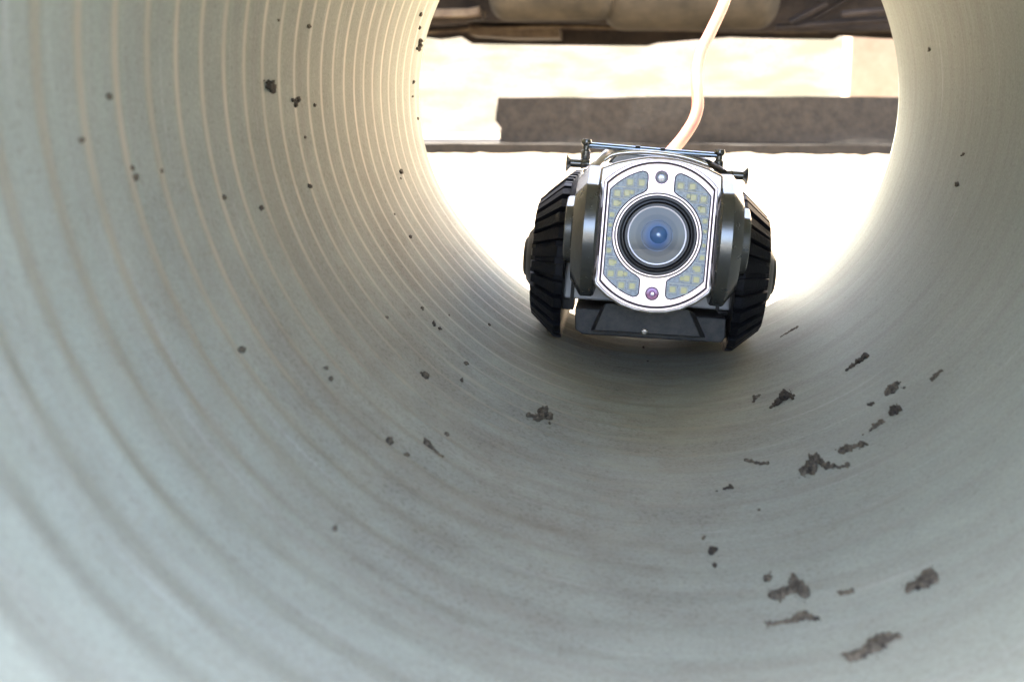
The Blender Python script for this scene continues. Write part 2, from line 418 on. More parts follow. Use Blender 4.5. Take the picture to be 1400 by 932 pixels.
def arc(r, a0, a1, n=16, cx=0, cz=0):
    return [(cx + r * math.cos(rad(a0 + (a1 - a0) * i / n)), cz + r * math.sin(rad(a0 + (a1 - a0) * i / n))) for i in range(n + 1)]
def plate(hw, r):
    a = math.degrees(math.acos(hw / r))
    return arc(r, a, 180 - a, 28) + arc(r, 180 + a, 360 - a, 28)
# housing behind the face
top = [(-84, 60), (-83, 87), (-62, 96), (-40, 102), (-20, 106), (0, 107), (20, 106), (40, 102), (62, 96), (83, 87), (84, 60)]
bot = [(84, -58), (80, -74), (62, -89), (42, -100), (22, -106), (0, -108), (-22, -106), (-42, -100), (-62, -89), (-80, -74), (-84, -58)]
hd = hprism(top + bot, 12, 92, 'head_housing', M['housing'], bevel=3, smooth=30)
hprism(plate(77, 103.5), 2, 13, 'face_rim', M['steel'], bevel=1.2, smooth=30)
hprism(plate(73.5, 99.5), 0.6, 4, 'face_seal', M['gap'], smooth=30)
fp = hprism(plate(71.5, 97), -2.5, 2, 'face_plate', M['steel'], bevel=1.0, smooth=30)
# led windows
def win_pts(s):
    ro, ri, xo, xi = 89, 60.5, 68, 18
    ao = math.degrees(math.acos(xo / ro)); a1 = math.degrees(math.acos(26 / ro))
    pts = arc(ro, ao, a1, 8) + [(21, 84), (18.6, 81), (xi, 77)]
    b0 = math.degrees(math.acos(20 / ri))
    pts += [(xi, 62), (19, 59.5)] + arc(ri, b0 - 4, -(b0 - 4), 30) + [(19, -59.5), (xi, -62), (xi, -77), (18.6, -81), (21, -84)] + arc(ro, -a1, -ao, 8)
    return [(s * x, z) for x, z in pts]
led_pos = [(-42, 69), (-26, 69), (-58, 53), (-45, 54), (-32.5, 55.5), (-58, 39), (-47.5, 40), (-59.5, 24), (-61, 9.5), (-61, -9), (-59.5, -25), (-58, -41), (-47.5, -40), (-58, -56), (-45, -55), (-33, -55.5), (-42.5, -71), (-27.5, -71)]
def octa(cx, cz, h, c):
    return [(cx - h + c, cz - h), (cx + h - c, cz - h), (cx + h, cz - h + c), (cx + h, cz + h - c), (cx + h - c, cz + h), (cx - h + c, cz + h), (cx - h, cz + h - c), (cx - h, cz - h + c)]
for s in (1, -1):
    fr_ = hprism([(x * 1.0 + (-0.0), z) for x, z in win_pts(s)], -3.3, 0, 'led_window', M['ledpanel'], smooth=None, bevel=0.7)
    bm = bmesh.new()
    loop = [H((x, -3.4, z)) for x, z in win_pts(s)]; tube(bm, loop + [loop[0]], 0.75 * K, 6)
    link('window_seal', bm, M['gap'], fr_, smooth=60)
    for (x, z) in led_pos:
        big = 5.6 if abs(x) < 60 else 4.6
        x = abs(x)
        while math.hypot(x - big, max(0, abs(z) - big)) < 62.2: big -= .10; x += .30
        x = -min(x, 67.2 - big)
        jx, jz = random.uniform(-.3, .3), random.uniform(-.5, .5)
        bm = bmesh.new(); cx = -s * x + jx
        prism(bm, octa(cx, z + jz, big, .8), 1, -4.3, -3.2, H)
        l = link('led', bm, M['ledcase'], fr_, bevel=0.3 * K)
        bm = bmesh.new(); prism(bm, octa(cx, z + jz, big * .68, 1.2), 1, -4.9, -4.2, H)
        # the phosphor sits on its led; kept in the same mesh
        me2 = bpy.data.meshes.new('tmp'); bm.to_mesh(me2); bm.free()
        b2 = bmesh.new(); b2.from_mesh(l.data); nf = len(b2.faces); b2.from_mesh(me2); b2.faces.ensure_lookup_table()
        for f in b2.faces[nf:]: f.material_index = 1
        b2.to_mesh(l.data); b2.free(); l.data.materials.append(M['phosphor']); bpy.data.meshes.remove(me2)
    # faint lattice between the leds
    bm = bmesh.new()
    for zz in (62, 47, 32, 16, 0, -17, -33, -48, -63):
        x0 = 66 if abs(zz) < 58 else 62
        x1 = max(math.sqrt(max(0, 61.5 ** 2 - zz * zz)), 20) + 2
        box(bm, s * x0, s * x1, -3.9, -3.0, zz - .7, zz + .7, H)
    link('panel_lattice', bm, M['ledcase'], fr_)
# lens
def hl(prof, name, m, c=(0, 0, 0), parent=crawler, n=72, smooth=35, caps=False):
    bm = bmesh.new(); lathe(bm, prof, 'y', n, c, H, None, caps); return link(name, bm, m, parent, smooth)
hl([(-2, 58.0), (-4.2, 57.8), (-4.5, 57.2), (-4.2, 56.4), (-2, 55.4)], 'bezel_ring', M['steel_bright'])
barrel = hl([(1, 54.5), (-4.5, 54), (-6, 52.5), (-6, 50.5), (-3.5, 49.6), (-3.8, 48.6), (-6.4, 47.6), (-6.6, 46), (-3.2, 43.4), (-3.0, 41), (-3.4, 39.5), (-2.8, 36)], 'lens_barrel', M['lensblack'])
hl([(-2.4, 40.2), (-5.6, 40.0), (-6.1, 39.6), (-5.9, 37.9), (-2.4, 37.9)], 'lens_rim', M['rim'], parent=barrel)
bm = bmesh.new(); uvl = bm.loops.layers.uv.new('UVMap')
rings = []; NR = 16; NS = 64; v0 = bm.verts.new(H((0, -5.6, 0)))
for k in range(1, NR + 1):
    r = 38.0 * k / NR; yv = -5.6 + (r * r) / (2 * 420.0)
    rings.append([bm.verts.new(H((r * math.cos(2 * PI * i / NS), yv, r * math.sin(2 * PI * i / NS)))) for i in range(NS)])
for i in range(NS):
    j = (i + 1) % NS
    f = bm.faces.new((v0, rings[0][i], rings[0][j]))
    for l, u in zip(f.loops, (0, 1 / NR, 1 / NR)): l[uvl].uv = (u, 0)
    for k in range(NR - 1):
        f = bm.faces.new((rings[k][i], rings[k + 1][i], rings[k + 1][j], rings[k][j]))
        for l, u in zip(f.loops, (k + 1, k + 2, k + 2, k + 1)): l[uvl].uv = (u / NR, 0)
bot_ = [bm.verts.new(H((38 * math.cos(2 * PI * i / NS), 3.5, 38 * math.sin(2 * PI * i / NS)))) for i in range(NS)]
for i in range(NS):
    j = (i + 1) % NS; bm.faces.new((rings[-1][i], bot_[i], bot_[j], rings[-1][j]))
bm.faces.new(bot_)
lens = link('lens', bm, M['lens'], crawler, smooth=40)
bm = bmesh.new(); lathe(bm, [(-5.2 - math.sqrt(15.0 ** 2 - q * q) + 9.0, q) for q in (11.9, 11, 10, 9, 8, 7, 6, 5, 4, 3, 2, 1, 0)], 'y', 40, (2, 0, 1), H, None, False)
link('inner_element', bm, M['blueglass'], lens, smooth=60)
hl([(-5.2, 21.5), (-6.3, 21.2), (-6.3, 20.6), (-5.2, 20.2)], 'element_ring', M['ringblue'], parent=lens)
# small sensors above and below
hl([(0, 9), (-3, 9), (-3.6, 8.2), (-3.6, 7)], 'sensor_rim', M['sensorrim'], (0, 0, 78.5), n=32)
hl([(0, 7.6), (-3.8, 7.6), (-4.6, 5), (-4.9, 0)], 'sensor', M['sensor'], (0, 0, 78.5), n=32)
hl([(0, 9.3), (-3.2, 9.3), (-3.9, 8.2), (-3.9, 6.5)], 'laser_rim', M['sensorrim'], (0, 0, -79), n=32)
la = hl([(0, 8), (-4.1, 7.8), (-4.3, 4.2), (-3.4, 3.6), (-3.2, 0)], 'laser_port', M['violet'], (0, 0, -79), n=32)
hl([(-3, 3.0), (-5.0, 2.6), (-5.6, 0)], 'laser_lens', M['paleglass'], (0.6, 0, -79.6), parent=la, n=24)

# side bearings that carry the head: stepped discs with a flat cut on the upper front
def dish(t):
    a = math.degrees(t)                        # lathe about x: cos -> y (back), sin -> z (up)
    f = 180 - a                                # 0 = facing the viewer, 90 = top
    if 42 < f < 92: return math.cos(rad(25)) / math.cos(rad(f - 67)) * 1.0
    return 1.0
def side_disc(s):
    bm = bmesh.new()
    prof = [(78, 80), (81, 90), (84, 92.5), (99, 93), (101, 91.5), (115, 71), (116, 50), (117.5, 48), (126, 47), (127.5, 45), (128, 20)]
    lathe(bm, [(s * h, r) for h, r in prof], 'x', 96, (0, 62, 0), H, dish)
    o = link('side_bearing', bm, M['gun'], crawler, smooth=28)
    bm = bmesh.new(); lathe(bm, [(s * 72, 60), (s * 80, 60)], 'x', 48, (0, 62, 0), H); link('bearing_seal', bm, M['black'], o, smooth=40)
side_disc(-1); side_disc(1)
# chassis
def cbox(pxa, pya, pxb, pyb, v0, v1, name, m, parent=crawler, bevel=0.0006):
    a, b = loc(pxa, pya, v0), loc(pxb, pyb, v0)
    bm = bmesh.new(); box(bm, a.x, b.x, ROOT_Y(v0), ROOT_Y(v1), b.z, a.z); return link(name, bm, m, parent, bevel=bevel)
def ROOT_Y(v): return Y0 + v - ROOT.y
KB = (Y0 + .045) / 1600 / math.cos(0.2)        # metres per pixel at the front of the tracks
cx0 = loc(888, 360, 0.05)                      # centre line of the running gear
bm = bmesh.new()
prism(bm, [(cx0.x - .0465, cx0.z - .0235), (cx0.x + .0465, cx0.z - .0235), (cx0.x + .0465, cx0.z + .030), (cx0.x + .036, cx0.z + .046), (cx0.x - .036, cx0.z + .046), (cx0.x - .0465, cx0.z + .030)], 1, ROOT_Y(.052), ROOT_Y(.21))
ch = link('chassis', bm, M['chassis'], crawler, bevel=.0012)
bm = bmesh.new()
box(bm, cx0.x - .0425, cx0.x - .0405, ROOT_Y(.050), ROOT_Y(.053), cx0.z - .0235, cx0.z + .02)
link('chassis_seam', bm, M['black'], ch); bm = bmesh.new()
box(bm, cx0.x + .0385, cx0.x + .0405, ROOT_Y(.050), ROOT_Y(.053), cx0.z - .0235, cx0.z + .02)
link('chassis_seam', bm, M['black'], ch)
# bumper: wide plate with a raised trapezoid in front
cz = cx0.z
def bz(px, py, v=.040): p = loc(px, py, v); return (p.x, p.z)
bm = bmesh.new(); prism(bm, [bz(786, 421), bz(786, 450), bz(796, 457), bz(987, 469), bz(992, 461), bz(993, 436)], 1, ROOT_Y(.040), ROOT_Y(.17))
bu = link('bumper', bm, M['bumper'], crawler, bevel=.0008)
bm = bmesh.new()
f0 = [bz(822, 420), bz(807, 452), bz(965, 462), bz(950, 428)]; f1 = [bz(828, 414, .026), bz(812, 452, .026), bz(958, 461, .026), bz(942, 423, .026)]
A_ = [bm.verts.new((x, ROOT_Y(.0405), z)) for x, z in f0]; B_ = [bm.verts.new((x, ROOT_Y(.026), z)) for x, z in f1]
bm.faces.new(A_); bm.faces.new(B_[::-1])
for i in range(4): bm.faces.new((A_[i], B_[i], B_[(i + 1) % 4], A_[(i + 1) % 4]))
link('bumper_nose', bm, M['bumper'], bu, bevel=.0006)
p = loc(881, 453, .026); bm = bmesh.new(); lathe(bm, [(0.001, .0018), (-.0008, .0018), (-.0014, .0012), (-.0015, 0)], 'y', 20, (p.x, ROOT_Y(.026), p.z)); link('bolt', bm, M['chrome'], bu, smooth=40)

# tracks
TRK_V0 = .018                                  # front of the belt
def track(s):
    ctr = loc(748.5, 357, .035) if s < 0 else loc(1029, 374, .035)
    ctr.z -= .0016 if s < 0 else .0038
    r1 = .0450; r0 = .0400                     # lug tip, belt surface
    Lc = .115                                  # wheelbase
    yf = ROOT_Y(TRK_V0 + r1); yb = yf + Lc
    xi = ctr.x - s * .0095; xo = ctr.x + s * .0085     # inner face, outer face at belt
    root = bpy.data.objects.new('track', None); COL.objects.link(root); root.parent = crawler
    def path(d):                               # position on the belt centre line for arc length d with unit radius data
        per_s, per_a = Lc, PI * r0
        d %= 2 * (per_s + per_a)
        if d < per_a:                          # front half turn from bottom to top
            t = d / r0; return Vector((0, yf - math.sin(t) * 1, -math.cos(t))), Vector((0, -math.sin(t), -math.cos(t))), yf, t
        d -= per_a
        if d < per_s: return None, Vector((0, 0, 1)), yf + d, None
        d -= per_s
        if d < per_a:
            t = d / r0; return None, Vector((0, math.sin(t), math.cos(t))), yb, t
        d -= per_a
        return None, Vector((0, 0, -1)), yb - d, None
    per = 2 * (Lc + PI * r0)
    def P(d, r, x):
        _, nrm, yy, _t = path(d)
        return Vector((x, yy + nrm.y * r, ctr.z + nrm.z * r))
    # belt
    bm = bmesh.new(); n = 150
    prof = [(xi, r0 - .012), (xi, r0), (ctr.x - s * .0045, r0), (xo - s * .0012, r1 - .0165), (xo - s * .0012, r0 - .012)]
    rings = [[bm.verts.new(P(per * i / n, r, x)) for x, r in prof] for i in range(n)]
    for i in range(n):
        Q, S = rings[i], rings[(i + 1) % n]
        for k in range(5): bm.faces.new((Q[k], S[k], S[(k + 1) % 5], Q[(k + 1) % 5]))
    # lugs, bevelled on the outer side
    nl = 54
    for i in range(nl):
        r1 = .0450 - (i % 3) * .0005 + random.uniform(-.0004, .0003)
        d0 = per * i / nl; h = per / nl * .31
        sec = [(xi, r0 - .001), (xi, r1), (ctr.x - s * .0055, r1), (xo, r1 - .0125), (xo + s * .0008, r0 - .0125), (xo, r0 - .0125)]
        fa = [bm.verts.new(P(d0 - h, r, x)) for x, r in sec]; fb = [bm.verts.new(P(d0 + h, r, x)) for x, r in sec]
        tp = .0008
        bm.faces.new(fa); bm.faces.new(fb[::-1])
        for k in range(6): bm.faces.new((fa[k], fb[k], fb[(k + 1) % 6], fa[(k + 1) % 6]))
    link('track_belt', bm, M['rubber'], root, bevel=.0005)
    # wheels
    for yw in (yf, yb):
        bm = bmesh.new()
        lathe(bm, [(xi + s * .0005, r0 - .0125), (xo - s * .001, r0 - .0125), (xo - s * .001, .027), (xo - s * .003, .026), (xo - s * .003, .020)], 'x', 48, (0, yw, ctr.z))
        w = link('wheel', bm, M['black'], root, smooth=35)
        bm = bmesh.new()
        lathe(bm, [(xo - s * .004, .019), (xo + s * .0015, .0175), (xo + s * .0045, .0135), (xo + s * .0047, .0115), (xo + s * .0060, .0105), (xo + s * .0066, .009), (xo + s * .0066, 0)], 'x', 6 if False else 40, (0, yw, ctr.z))
        link('hub', bm, M['black'], w, smooth=35)
    bm = bmesh.new(); box(bm, xi + s * .002, xo - s * .002, yf, yb, ctr.z - r0 + .013, ctr.z + r0 - .013)
    link('side_frame', bm, M['black'], root, bevel=.001)
    # drive axle and stub link to the chassis
    bm = bmesh.new()
    lathe(bm, [(ctr.x, .008), (cx0.x + s * .040, .008)], 'x', 24, (0, yf, ctr.z))
    link('axle', bm, M['black'], root, smooth=40)
    bm = bmesh.new(); lathe(bm, [(ctr.x, .006), (cx0.x + s * .040, .006)], 'x', 24, (0, yb, ctr.z))
    link('axle', bm, M['black'], root, smooth=40)
    zz = cx0.z - .0245; bm = bmesh.new()
    box(bm, cx0.x + s * .0405, xi + s * .001, ROOT_Y(.056), ROOT_Y(.075), zz - .006, zz)
    link('bracket', bm, M['black'], root, smooth=40)
track(-1); track(1)
if True:
    bm = bmesh.new()
    a = loc(990, 437, .05); b = loc(1001, 470, .05)
    tube(bm, [(a.x, a.y, a.z + .003), (a.x + .0004, a.y, (a.z + b.z) / 2), (b.x - .001, b.y, b.z + .002)], .0013, 10)
    link('link_rod', bm, M['black'], crawler, smooth=60); bm = bmesh.new()
    tube(bm, [(a.x + .002, a.y + .003, a.z), (b.x, b.y + .003, b.z + .003)], .001, 8)
    link('link_rod', bm, M['black'], crawler, smooth=60)

bpy.context.view_layer.update()
for o in bpy.data.objects:
    if o.name.startswith('track_belt'):
        mn = min((wall_r(math.atan2(q.z, q.x), q.y) - math.hypot(q.x, q.z), tuple(round(c, 4) for c in q)) for q in (o.matrix_world @ v.co for v in o.data.vertices) if q.y < YEND)
        print('TRACK CLEARANCE', o.name, mn)
# lifting frame on top
def C3(px, py, v): return loc(px, py, v)
bm = bmesh.new(); tube(bm, [C3(801, 198, .062), C3(865, 203.5, .062), C3(925, 208.5, .062), C3(986, 213, .062)], .0016, 12)
bar = link('cross_bar', bm, M['bluesteel'], crawler, smooth=60)
bm = bmesh.new()
for px, py in ((872, 203), (906, 206)):
    p = C3(px, py, .062); lathe(bm, [(-.0013, .0016), (.0013, .0016)], 'x', 16, p)
link('bar_clip', bm, M['black'], bar, smooth=40)
for px, py in ((802, 194), (984, 208)):
    p = C3(px, py, .062); bm = bmesh.new()
    lathe(bm, [(.0015, 0), (.0014, .0026), (0, .0030), (-.0012, .0028), (-.0022, .0019), (-.0042, .0019), (-.005, .0027), (-.0095, .0027), (-.012, .002)], 'z', 24, p)
    link('bar_post', bm, M['gun'], crawler, smooth=35)
for s, (px, py) in ((-1, (799, 224)), (1, (997, 239))):
    p = C3(px, py, .058); bm = bmesh.new()
    lathe(bm, [(-s * .003, .0022), (0, .0024), (s * .0012, .0030), (s * .002, .0024), (s * .0075, .0024), (s * .0088, .0040), (s * .0094, .0050), (s * .0100, .0046), (s * .0098, 0)], 'x', 28, p)
    link('tow_stud', bm, M['gun'], crawler, smooth=35)
bm = bmesh.new(); tube(bm, catmull([C3(801, 236, .050), C3(816, 224, .056), C3(832, 208, .066), C3(845, 205, .07)]), .0022, 12)
link('strut', bm, M['housing'], crawler, smooth=60)
bm = bmesh.new(); tube(bm, catmull([C3(990, 236, .050), C3(978, 228, .056), C3(960, 219, .066), C3(948, 217, .07)]), .0018, 12)
link('strut', bm, M['black'], crawler, smooth=60)
bm = bmesh.new(); tube(bm, catmull([C3(826, 219, .060), C3(840, 211, .060), C3(870, 208, .060), C3(905, 210, .060), C3(940, 216, .060), C3(972, 227, .060)]), .0013, 12)
link('guard_rail', bm, M['chrome'], crawler, smooth=60)
bm = bmesh.new(); tube(bm, catmull([C3(838, 206, .085), C3(868, 206, .085), C3(900, 209, .085), C3(940, 213, .085), C3(962, 219, .085)]), .0022, 12)
link('guard_rail', bm, M['black'], crawler, smooth=60)
bm = bmesh.new()
prism(bm, [(C3(830, 224, .06).x, C3(830, 224, .06).z), (C3(845, 209, .06).x, C3(845, 209, .06).z), (C3(950, 217, .06).x, C3(950, 217, .06).z), (C3(975, 232, .06).x, C3(975, 232, .06).z)], 1, ROOT_Y(.066), ROOT_Y(.11))
link('top_cover', bm, M['gun'], crawler, bevel=.001)

# ------------------------------------------------------------------ cable
cpts = [at(905, 222, .775), at(918, 207, .80), at(934, 188, .815), at(948, 166, .825), at(954, 145, .832), at(953, 120, .84), at(953, 96, .85), at(959, 70, .862), at(971, 45, .876), at(983, 20, .89), at(993, -4, .905), at(1012, -60, .95), at(1050, -170, 1.1), Vector((.32, 1.8, .55)), Vector((.5, 3.2, .95)), Vector((.6, 4.72, 1.25))]
bm = bmesh.new(); tube(bm, catmull(cpts, 12), .0041, 16)
tag(link('tether_cable', bm, M['cable'], None, smooth=60), 'pale orange cable rising from the back of the robot', 'cable')

# ------------------------------------------------------------------ mud
def surf(p):
    """position + inward normal / along / around directions at a wall point"""
    n = Vector((-p.x, 0, -p.z)).normalized(); al = Vector((0, 1, 0)); ar = n.cross(al).normalized()
    return n, al, ar
def clump(name, label, group, blobs, m, seed, cat='mud'):
    """blobs: (px, py, radius in pixels, flatness) placed on the wall; one continuous crumbly lump"""
    rnd = random.Random(seed)
    c0 = wall_point(blobs[0][0], blobs[0][1])
    full = [blobs[0]]
    for a, b_ in zip(blobs, blobs[1:]):
        dd = math.hypot(a[0] - b_[0], a[1] - b_[1]); rm = (a[2] + b_[2]) / 2
        if dd < 5.5 * rm and dd > .9 * rm:
            k = int(dd / (.75 * rm)) + 1
            full += [(a[0] + (b_[0] - a[0]) * i / k + rnd.uniform(-.2, .2) * rm, a[1] + (b_[1] - a[1]) * i / k + rnd.uniform(-.25, .25) * rm, (a[2] + (b_[2] - a[2]) * i / k) * rnd.uniform(.55, .8), a[3]) for i in range(1, k)]
        full.append(b_)
    bm = bmesh.new()
    for (px, py, rp, fl) in full:
        p = wall_point(px, py)
        n, al, ar = surf(p)
        view = (p - CAM); dist = view.length
        r = rp * dist / F
        fs = min(2.6, 1 / max(.2, abs(n.dot(view) / dist)))
        for q in range(13 if rp > 4 else 4):
            off = Vector((0, 0, 0)) if q == 0 else (al * rnd.uniform(-1, 1) * fs + ar * rnd.uniform(-1, 1)) * r * (rnd.uniform(.6, 1.25) if q < 8 else rnd.uniform(1.2, 2.1))
            rr = r * (.9 if q == 0 else (rnd.uniform(.16, .5) if q < 8 else rnd.uniform(.05, .13)))
            s = bmesh.ops.create_icosphere(bm, subdivisions=3 if (rp > 4 and q == 0) else 2, radius=1.0)
            st = rnd.uniform(.8, 1.6)
            sc_ = rnd.uniform(1.1, 1.9)
            for v in s['verts']:
                d = v.co.copy()
                k = 1 + .5 * noise.noise(d * 1.7 + Vector((seed * 3.1 + q, px * .1, py * .1))) + .35 * noise.noise(d * 5 + Vector((q, seed, 0)))
                d *= k
                v.co = p + off + n * (d.z * rr * fl * sc_ * (1 if q == 0 else 1.5) + rr * fl * .3) + al * (d.x * rr * fs * .85) + ar * (d.y * rr * (.8 + .2 * st)) - c0
    o = link(name, bm, m, None, smooth=80)
    o.location = c0
    return tag(o, label, cat, group)
GM = 'mud lumps and crumbs stuck to the pipe wall'
big = [
 ('twig-like mud lump with a bulbous head, highest dark lump right of the robot', [(1183, 488, 6, .6), (1175, 494, 5.5, .6), (1166, 500, 4.5, .5), (1158, 506, 3, .5)], 'mud_dark'),
 ('jagged dark mud flake below the robot right track, pointed at its left end', [(1075, 543, 8, .9), (1064, 550, 6.5, .6), (1054, 557, 3.5, .5), (1085, 541, 3.2, .6)], 'mud_dark'),
 ('faint grey mud smudge just left of the jagged flake', [(1033, 543, 5, .25), (1030, 549, 3, .2), (1038, 540, 3, .2)], 'mud'),
 ('round brownish mud patch under the upper right twig-like lump', [(1220, 532, 10, .35), (1225, 526, 6, .35), (1214, 537, 6, .3), (1236, 530, 3, .3)], 'mud'),
 ('thin grey mud streak at the far right, slanting up to the right', [(1281, 512, 4.5, .4), (1275, 518, 4, .4), (1286, 507, 3.5, .4)], 'mud'),
 ('small solid dark oval lump right of centre between two paler streaks', [(1224, 562, 7, .8), (1220, 566, 5, .7), (1230, 558, 3.5, .7)], 'mud_dark'),
 ('tiny dark crumb up left of the solid oval lump', [(1190, 553, 3.5, .6), (1194, 551, 3, .5)], 'mud_dark'),
 ('slender tapering grey lump just down left of the solid oval lump', [(1205, 577, 5, .5), (1198, 582, 4.5, .5), (1190, 588, 3, .4), (1180, 594, 1.8, .4)], 'mud'),
 ('pale brown double-ended lump above the biggest knobbly cluster', [(1158, 614, 8, .55), (1150, 617, 6, .5), (1178, 608, 6, .55), (1168, 611, 4.5, .4)], 'mud'),
 ('biggest knobbly cluster of brown mud with a tail to its right', [(1110, 640, 11, .7), (1100, 644, 8, .6), (1116, 628, 7.5, .8), (1130, 638, 6, .6), (1139, 637, 5, .5), (1148, 639, 3, .4), (1159, 635, 5, .5)], 'mud'),
 ('straight thin brown stick of mud left of the biggest cluster', [(1019, 629, 3, .6), (1026, 631, 3.4, .6), (1034, 633, 3.6, .6), (1042, 634, 3.2, .6), (1050, 633, 3, .6)], 'mud'),
 ('small dark crumb with a faint tail below the thin brown stick', [(999, 666, 4.5, .6), (990, 668, 2.8, .4), (980, 671, 2, .3)], 'mud_dark'),
 ('mud lump with an arched back, left of and below the robot bumper', [(742, 566, 9, .9), (735, 572, 7, .7), (750, 571, 6.5, .8), (722, 568, 4.5, .7), (729, 569, 3.5, .6), (751, 578, 2.6, .6)], 'mud'),
 ('uppermost faint speck of three in a short column near the bottom', [(962, 735, 3.5, .4)], 'mud'),
 ('dark oval crumb, middle of three in a short column near the bottom', [(973, 754, 6.5, .7), (978, 751, 4.5, .6)], 'mud_dark'),
 ('small round crumb, lowest of three in a short column near the bottom', [(977, 773, 4.5, .7)], 'mud_dark'),
 ('pale olive round smudge up left of the upright-spiked cluster', [(1049, 790, 6.5, .3)], 'mud'),
 ('cluster of mud pellets with one spike standing up, bottom right', [(1060, 815, 8, .7), (1070, 811, 8, .7), (1080, 808, 7, .7), (1086, 795, 5.5, 1.2), (1085, 789, 4.5, 1.2), (1100, 811, 9.5, .8), (1054, 815, 5, .6)], 'mud'),
 ('long thin mud streak with a thick middle below the spiked cluster', [(1050, 853, 4, .5), (1062, 852, 4, .5), (1075, 850, 5, .5), (1088, 847, 6.5, .55), (1098, 843, 8, .6), (1108, 844, 6, .5), (1118, 845, 3.5, .4)], 'mud'),
 ('short flat dark sliver between the spiked cluster and the round-headed lump', [(1150, 811, 4.5, .5), (1157, 810, 4, .5), (1165, 808, 4, .5)], 'mud'),
 ('club-shaped mud lump with a rounded head, lower right', [(1272, 791, 13, .6), (1262, 797, 10, .6), (1254, 800, 7, .5), (1245, 803, 7, .5), (1241, 808, 5, .5)], 'mud'),
 ('large wavy mud lump at the bottom edge of the photo, lower right', [(1228, 870, 5.5, .5), (1217, 871, 7, .5), (1206, 875, 9.5, .55), (1196, 884, 11, .55), (1186, 889, 7.5, .5), (1172, 896, 9, .5), (1162, 899, 8, .5)], 'mud'),
 ('thin dark dirt line just right of the robot right track', [(1090, 447, 3, .4), (1083, 451, 3, .4), (1075, 456, 2.6, .3), (1068, 460, 2, .3)], 'mud'),
]
for i, (lab, bl, mm) in enumerate(big):
    clump('mud_lump', lab, GM, [(x, y, r * .78, f) for x, y, r, f in bl], M[mm], 11 + i)
small = [
 (369, 118, 9, 'largest round dark crumb on the ribbed left wall', 'mud_dark'),
 (405, 140, 6.5, 'forked dark crumb just right of the largest crumb on the left wall', 'mud_dark'),
 (430, 144, 2.6, 'tiny crumb right of the forked crumb on the left wall', 'mud_dark'),
 (417, 188, 2.6, 'tiny dot below the forked crumb on the left wall', 'mud_dark'),
 (422, 36, 3.4, 'short upright speck near the top of the left wall', 'mud'),
 (381, 28, 1.8, 'pinprick speck near the top of the left wall', 'mud'),
 (423, 255, 4, 'small crumb midway down the left wall below the forked crumb', 'mud_dark'),
 (357, 284, 4, 'small dark crumb lower left of the midway crumb', 'mud_dark'),
 (306, 270, 4, 'grey crumb on a rib, left of the small dark crumb', 'mud'),
 (180, 230, 4.2, 'upper of two blurred crumbs close together far left', 'mud'),
 (185, 243, 5, 'lower of two blurred crumbs close together far left', 'mud'),
 (220, 234, 3.8, 'blurred grey crumb right of the pair far left', 'mud'),
 (149, 132, 4.6, 'blurred crumb on the left wall beside the third rib', 'mud'),
 (111, 192, 4.2, 'leftmost blurred crumb on the pipe wall', 'mud'),
 (575, 20, 3.4, 'uppermost dark crumb by the pipe mouth rim', 'mud_dark'),
 (573, 38, 3.2, 'second dark crumb down the pipe mouth rim', 'mud_dark'),
 (565, 112, 3.2, 'crumb on the rim level with the bright bank', 'mud_dark'),
 (564, 132, 2, 'faint speck on the rim under the bank-level crumb', 'mud'),
 (571, 162, 2.4, 'small crumb at the very edge of the pipe mouth, left side', 'mud_dark'),
 (548, 235, 4, 'wedge-shaped crumb left of the pipe mouth', 'mud_dark'),
 (548, 244, 1.8, 'speck right beneath the wedge-shaped crumb', 'mud_dark'),
 (561, 324, 3.4, 'crumb low left of the pipe mouth', 'mud_dark'),
 (539, 293, 1.8, 'pinprick above and left of the low crumb by the mouth', 'mud_dark'),
 (577, 421, 3, 'upper small crumb in the scatter left of the robot', 'mud_dark'),
 (593, 442, 3.4, 'dark crumb on a rib, in the middle of the scatter left of the robot', 'mud_dark'),
 (601, 449, 3, 'crumb touching the lower right side of the middle scatter crumb', 'mud_dark'),
 (614, 431, 2, 'fine speck right of the middle scatter crumb', 'mud_dark'),
 (669, 444, 2.8, 'small crumb close to the robot left track', 'mud_dark'),
 (581, 513, 6.5, 'square grey crumb on the lower left wall', 'mud'),
 (631, 520, 3.4, 'very dark crumb right of the square grey crumb', 'mud_dark'),
 (637, 497, 3.6, 'upright brown crumb above the very dark crumb', 'mud'),
 (529, 434, 2.6, 'short streak up left of the scatter beside the robot', 'mud'),
 (452, 518, 4.4, 'dark crumb at the lower end of a faint streak on the lower left wall', 'mud'),
 (446, 503, 3.2, 'narrow flake above the dark streak-end crumb', 'mud'),
 (330, 478, 5, 'blurred grey crumb in the middle of the left wall', 'mud'),
 (532, 603, 6, 'blurred grey smudge left of the brown skid mark', 'mud'),
 (583, 607, 6.5, 'brown crumb at the top of a slanting skid mark', 'mud'),
 (611, 594, 4.4, 'small grey crumb above the brown skid-mark crumb', 'mud'),
 (556, 622, 4, 'faint crumb below the skid mark on the lower left', 'mud'),
 (457, 723, 4.6, 'lone blurred crumb in the lower left of the photo', 'mud'),
 (880, 475, 2.6, 'small speck under the robot bumper', 'mud_dark'),
 (886, 494, 2, 'pinprick below the speck under the bumper', 'mud_dark'),
 (1271, 68, 3, 'thin upright speck high on the right wall', 'mud'),
 (1317, 211, 2.6, 'lone speck on the smooth right wall', 'mud'),
 (1309, 252, 4, 'grey fleck under the lone speck on the right wall', 'mud'),
 (1038, 697, 2.6, 'faint fleck below the stick-like mud', 'mud'),
]
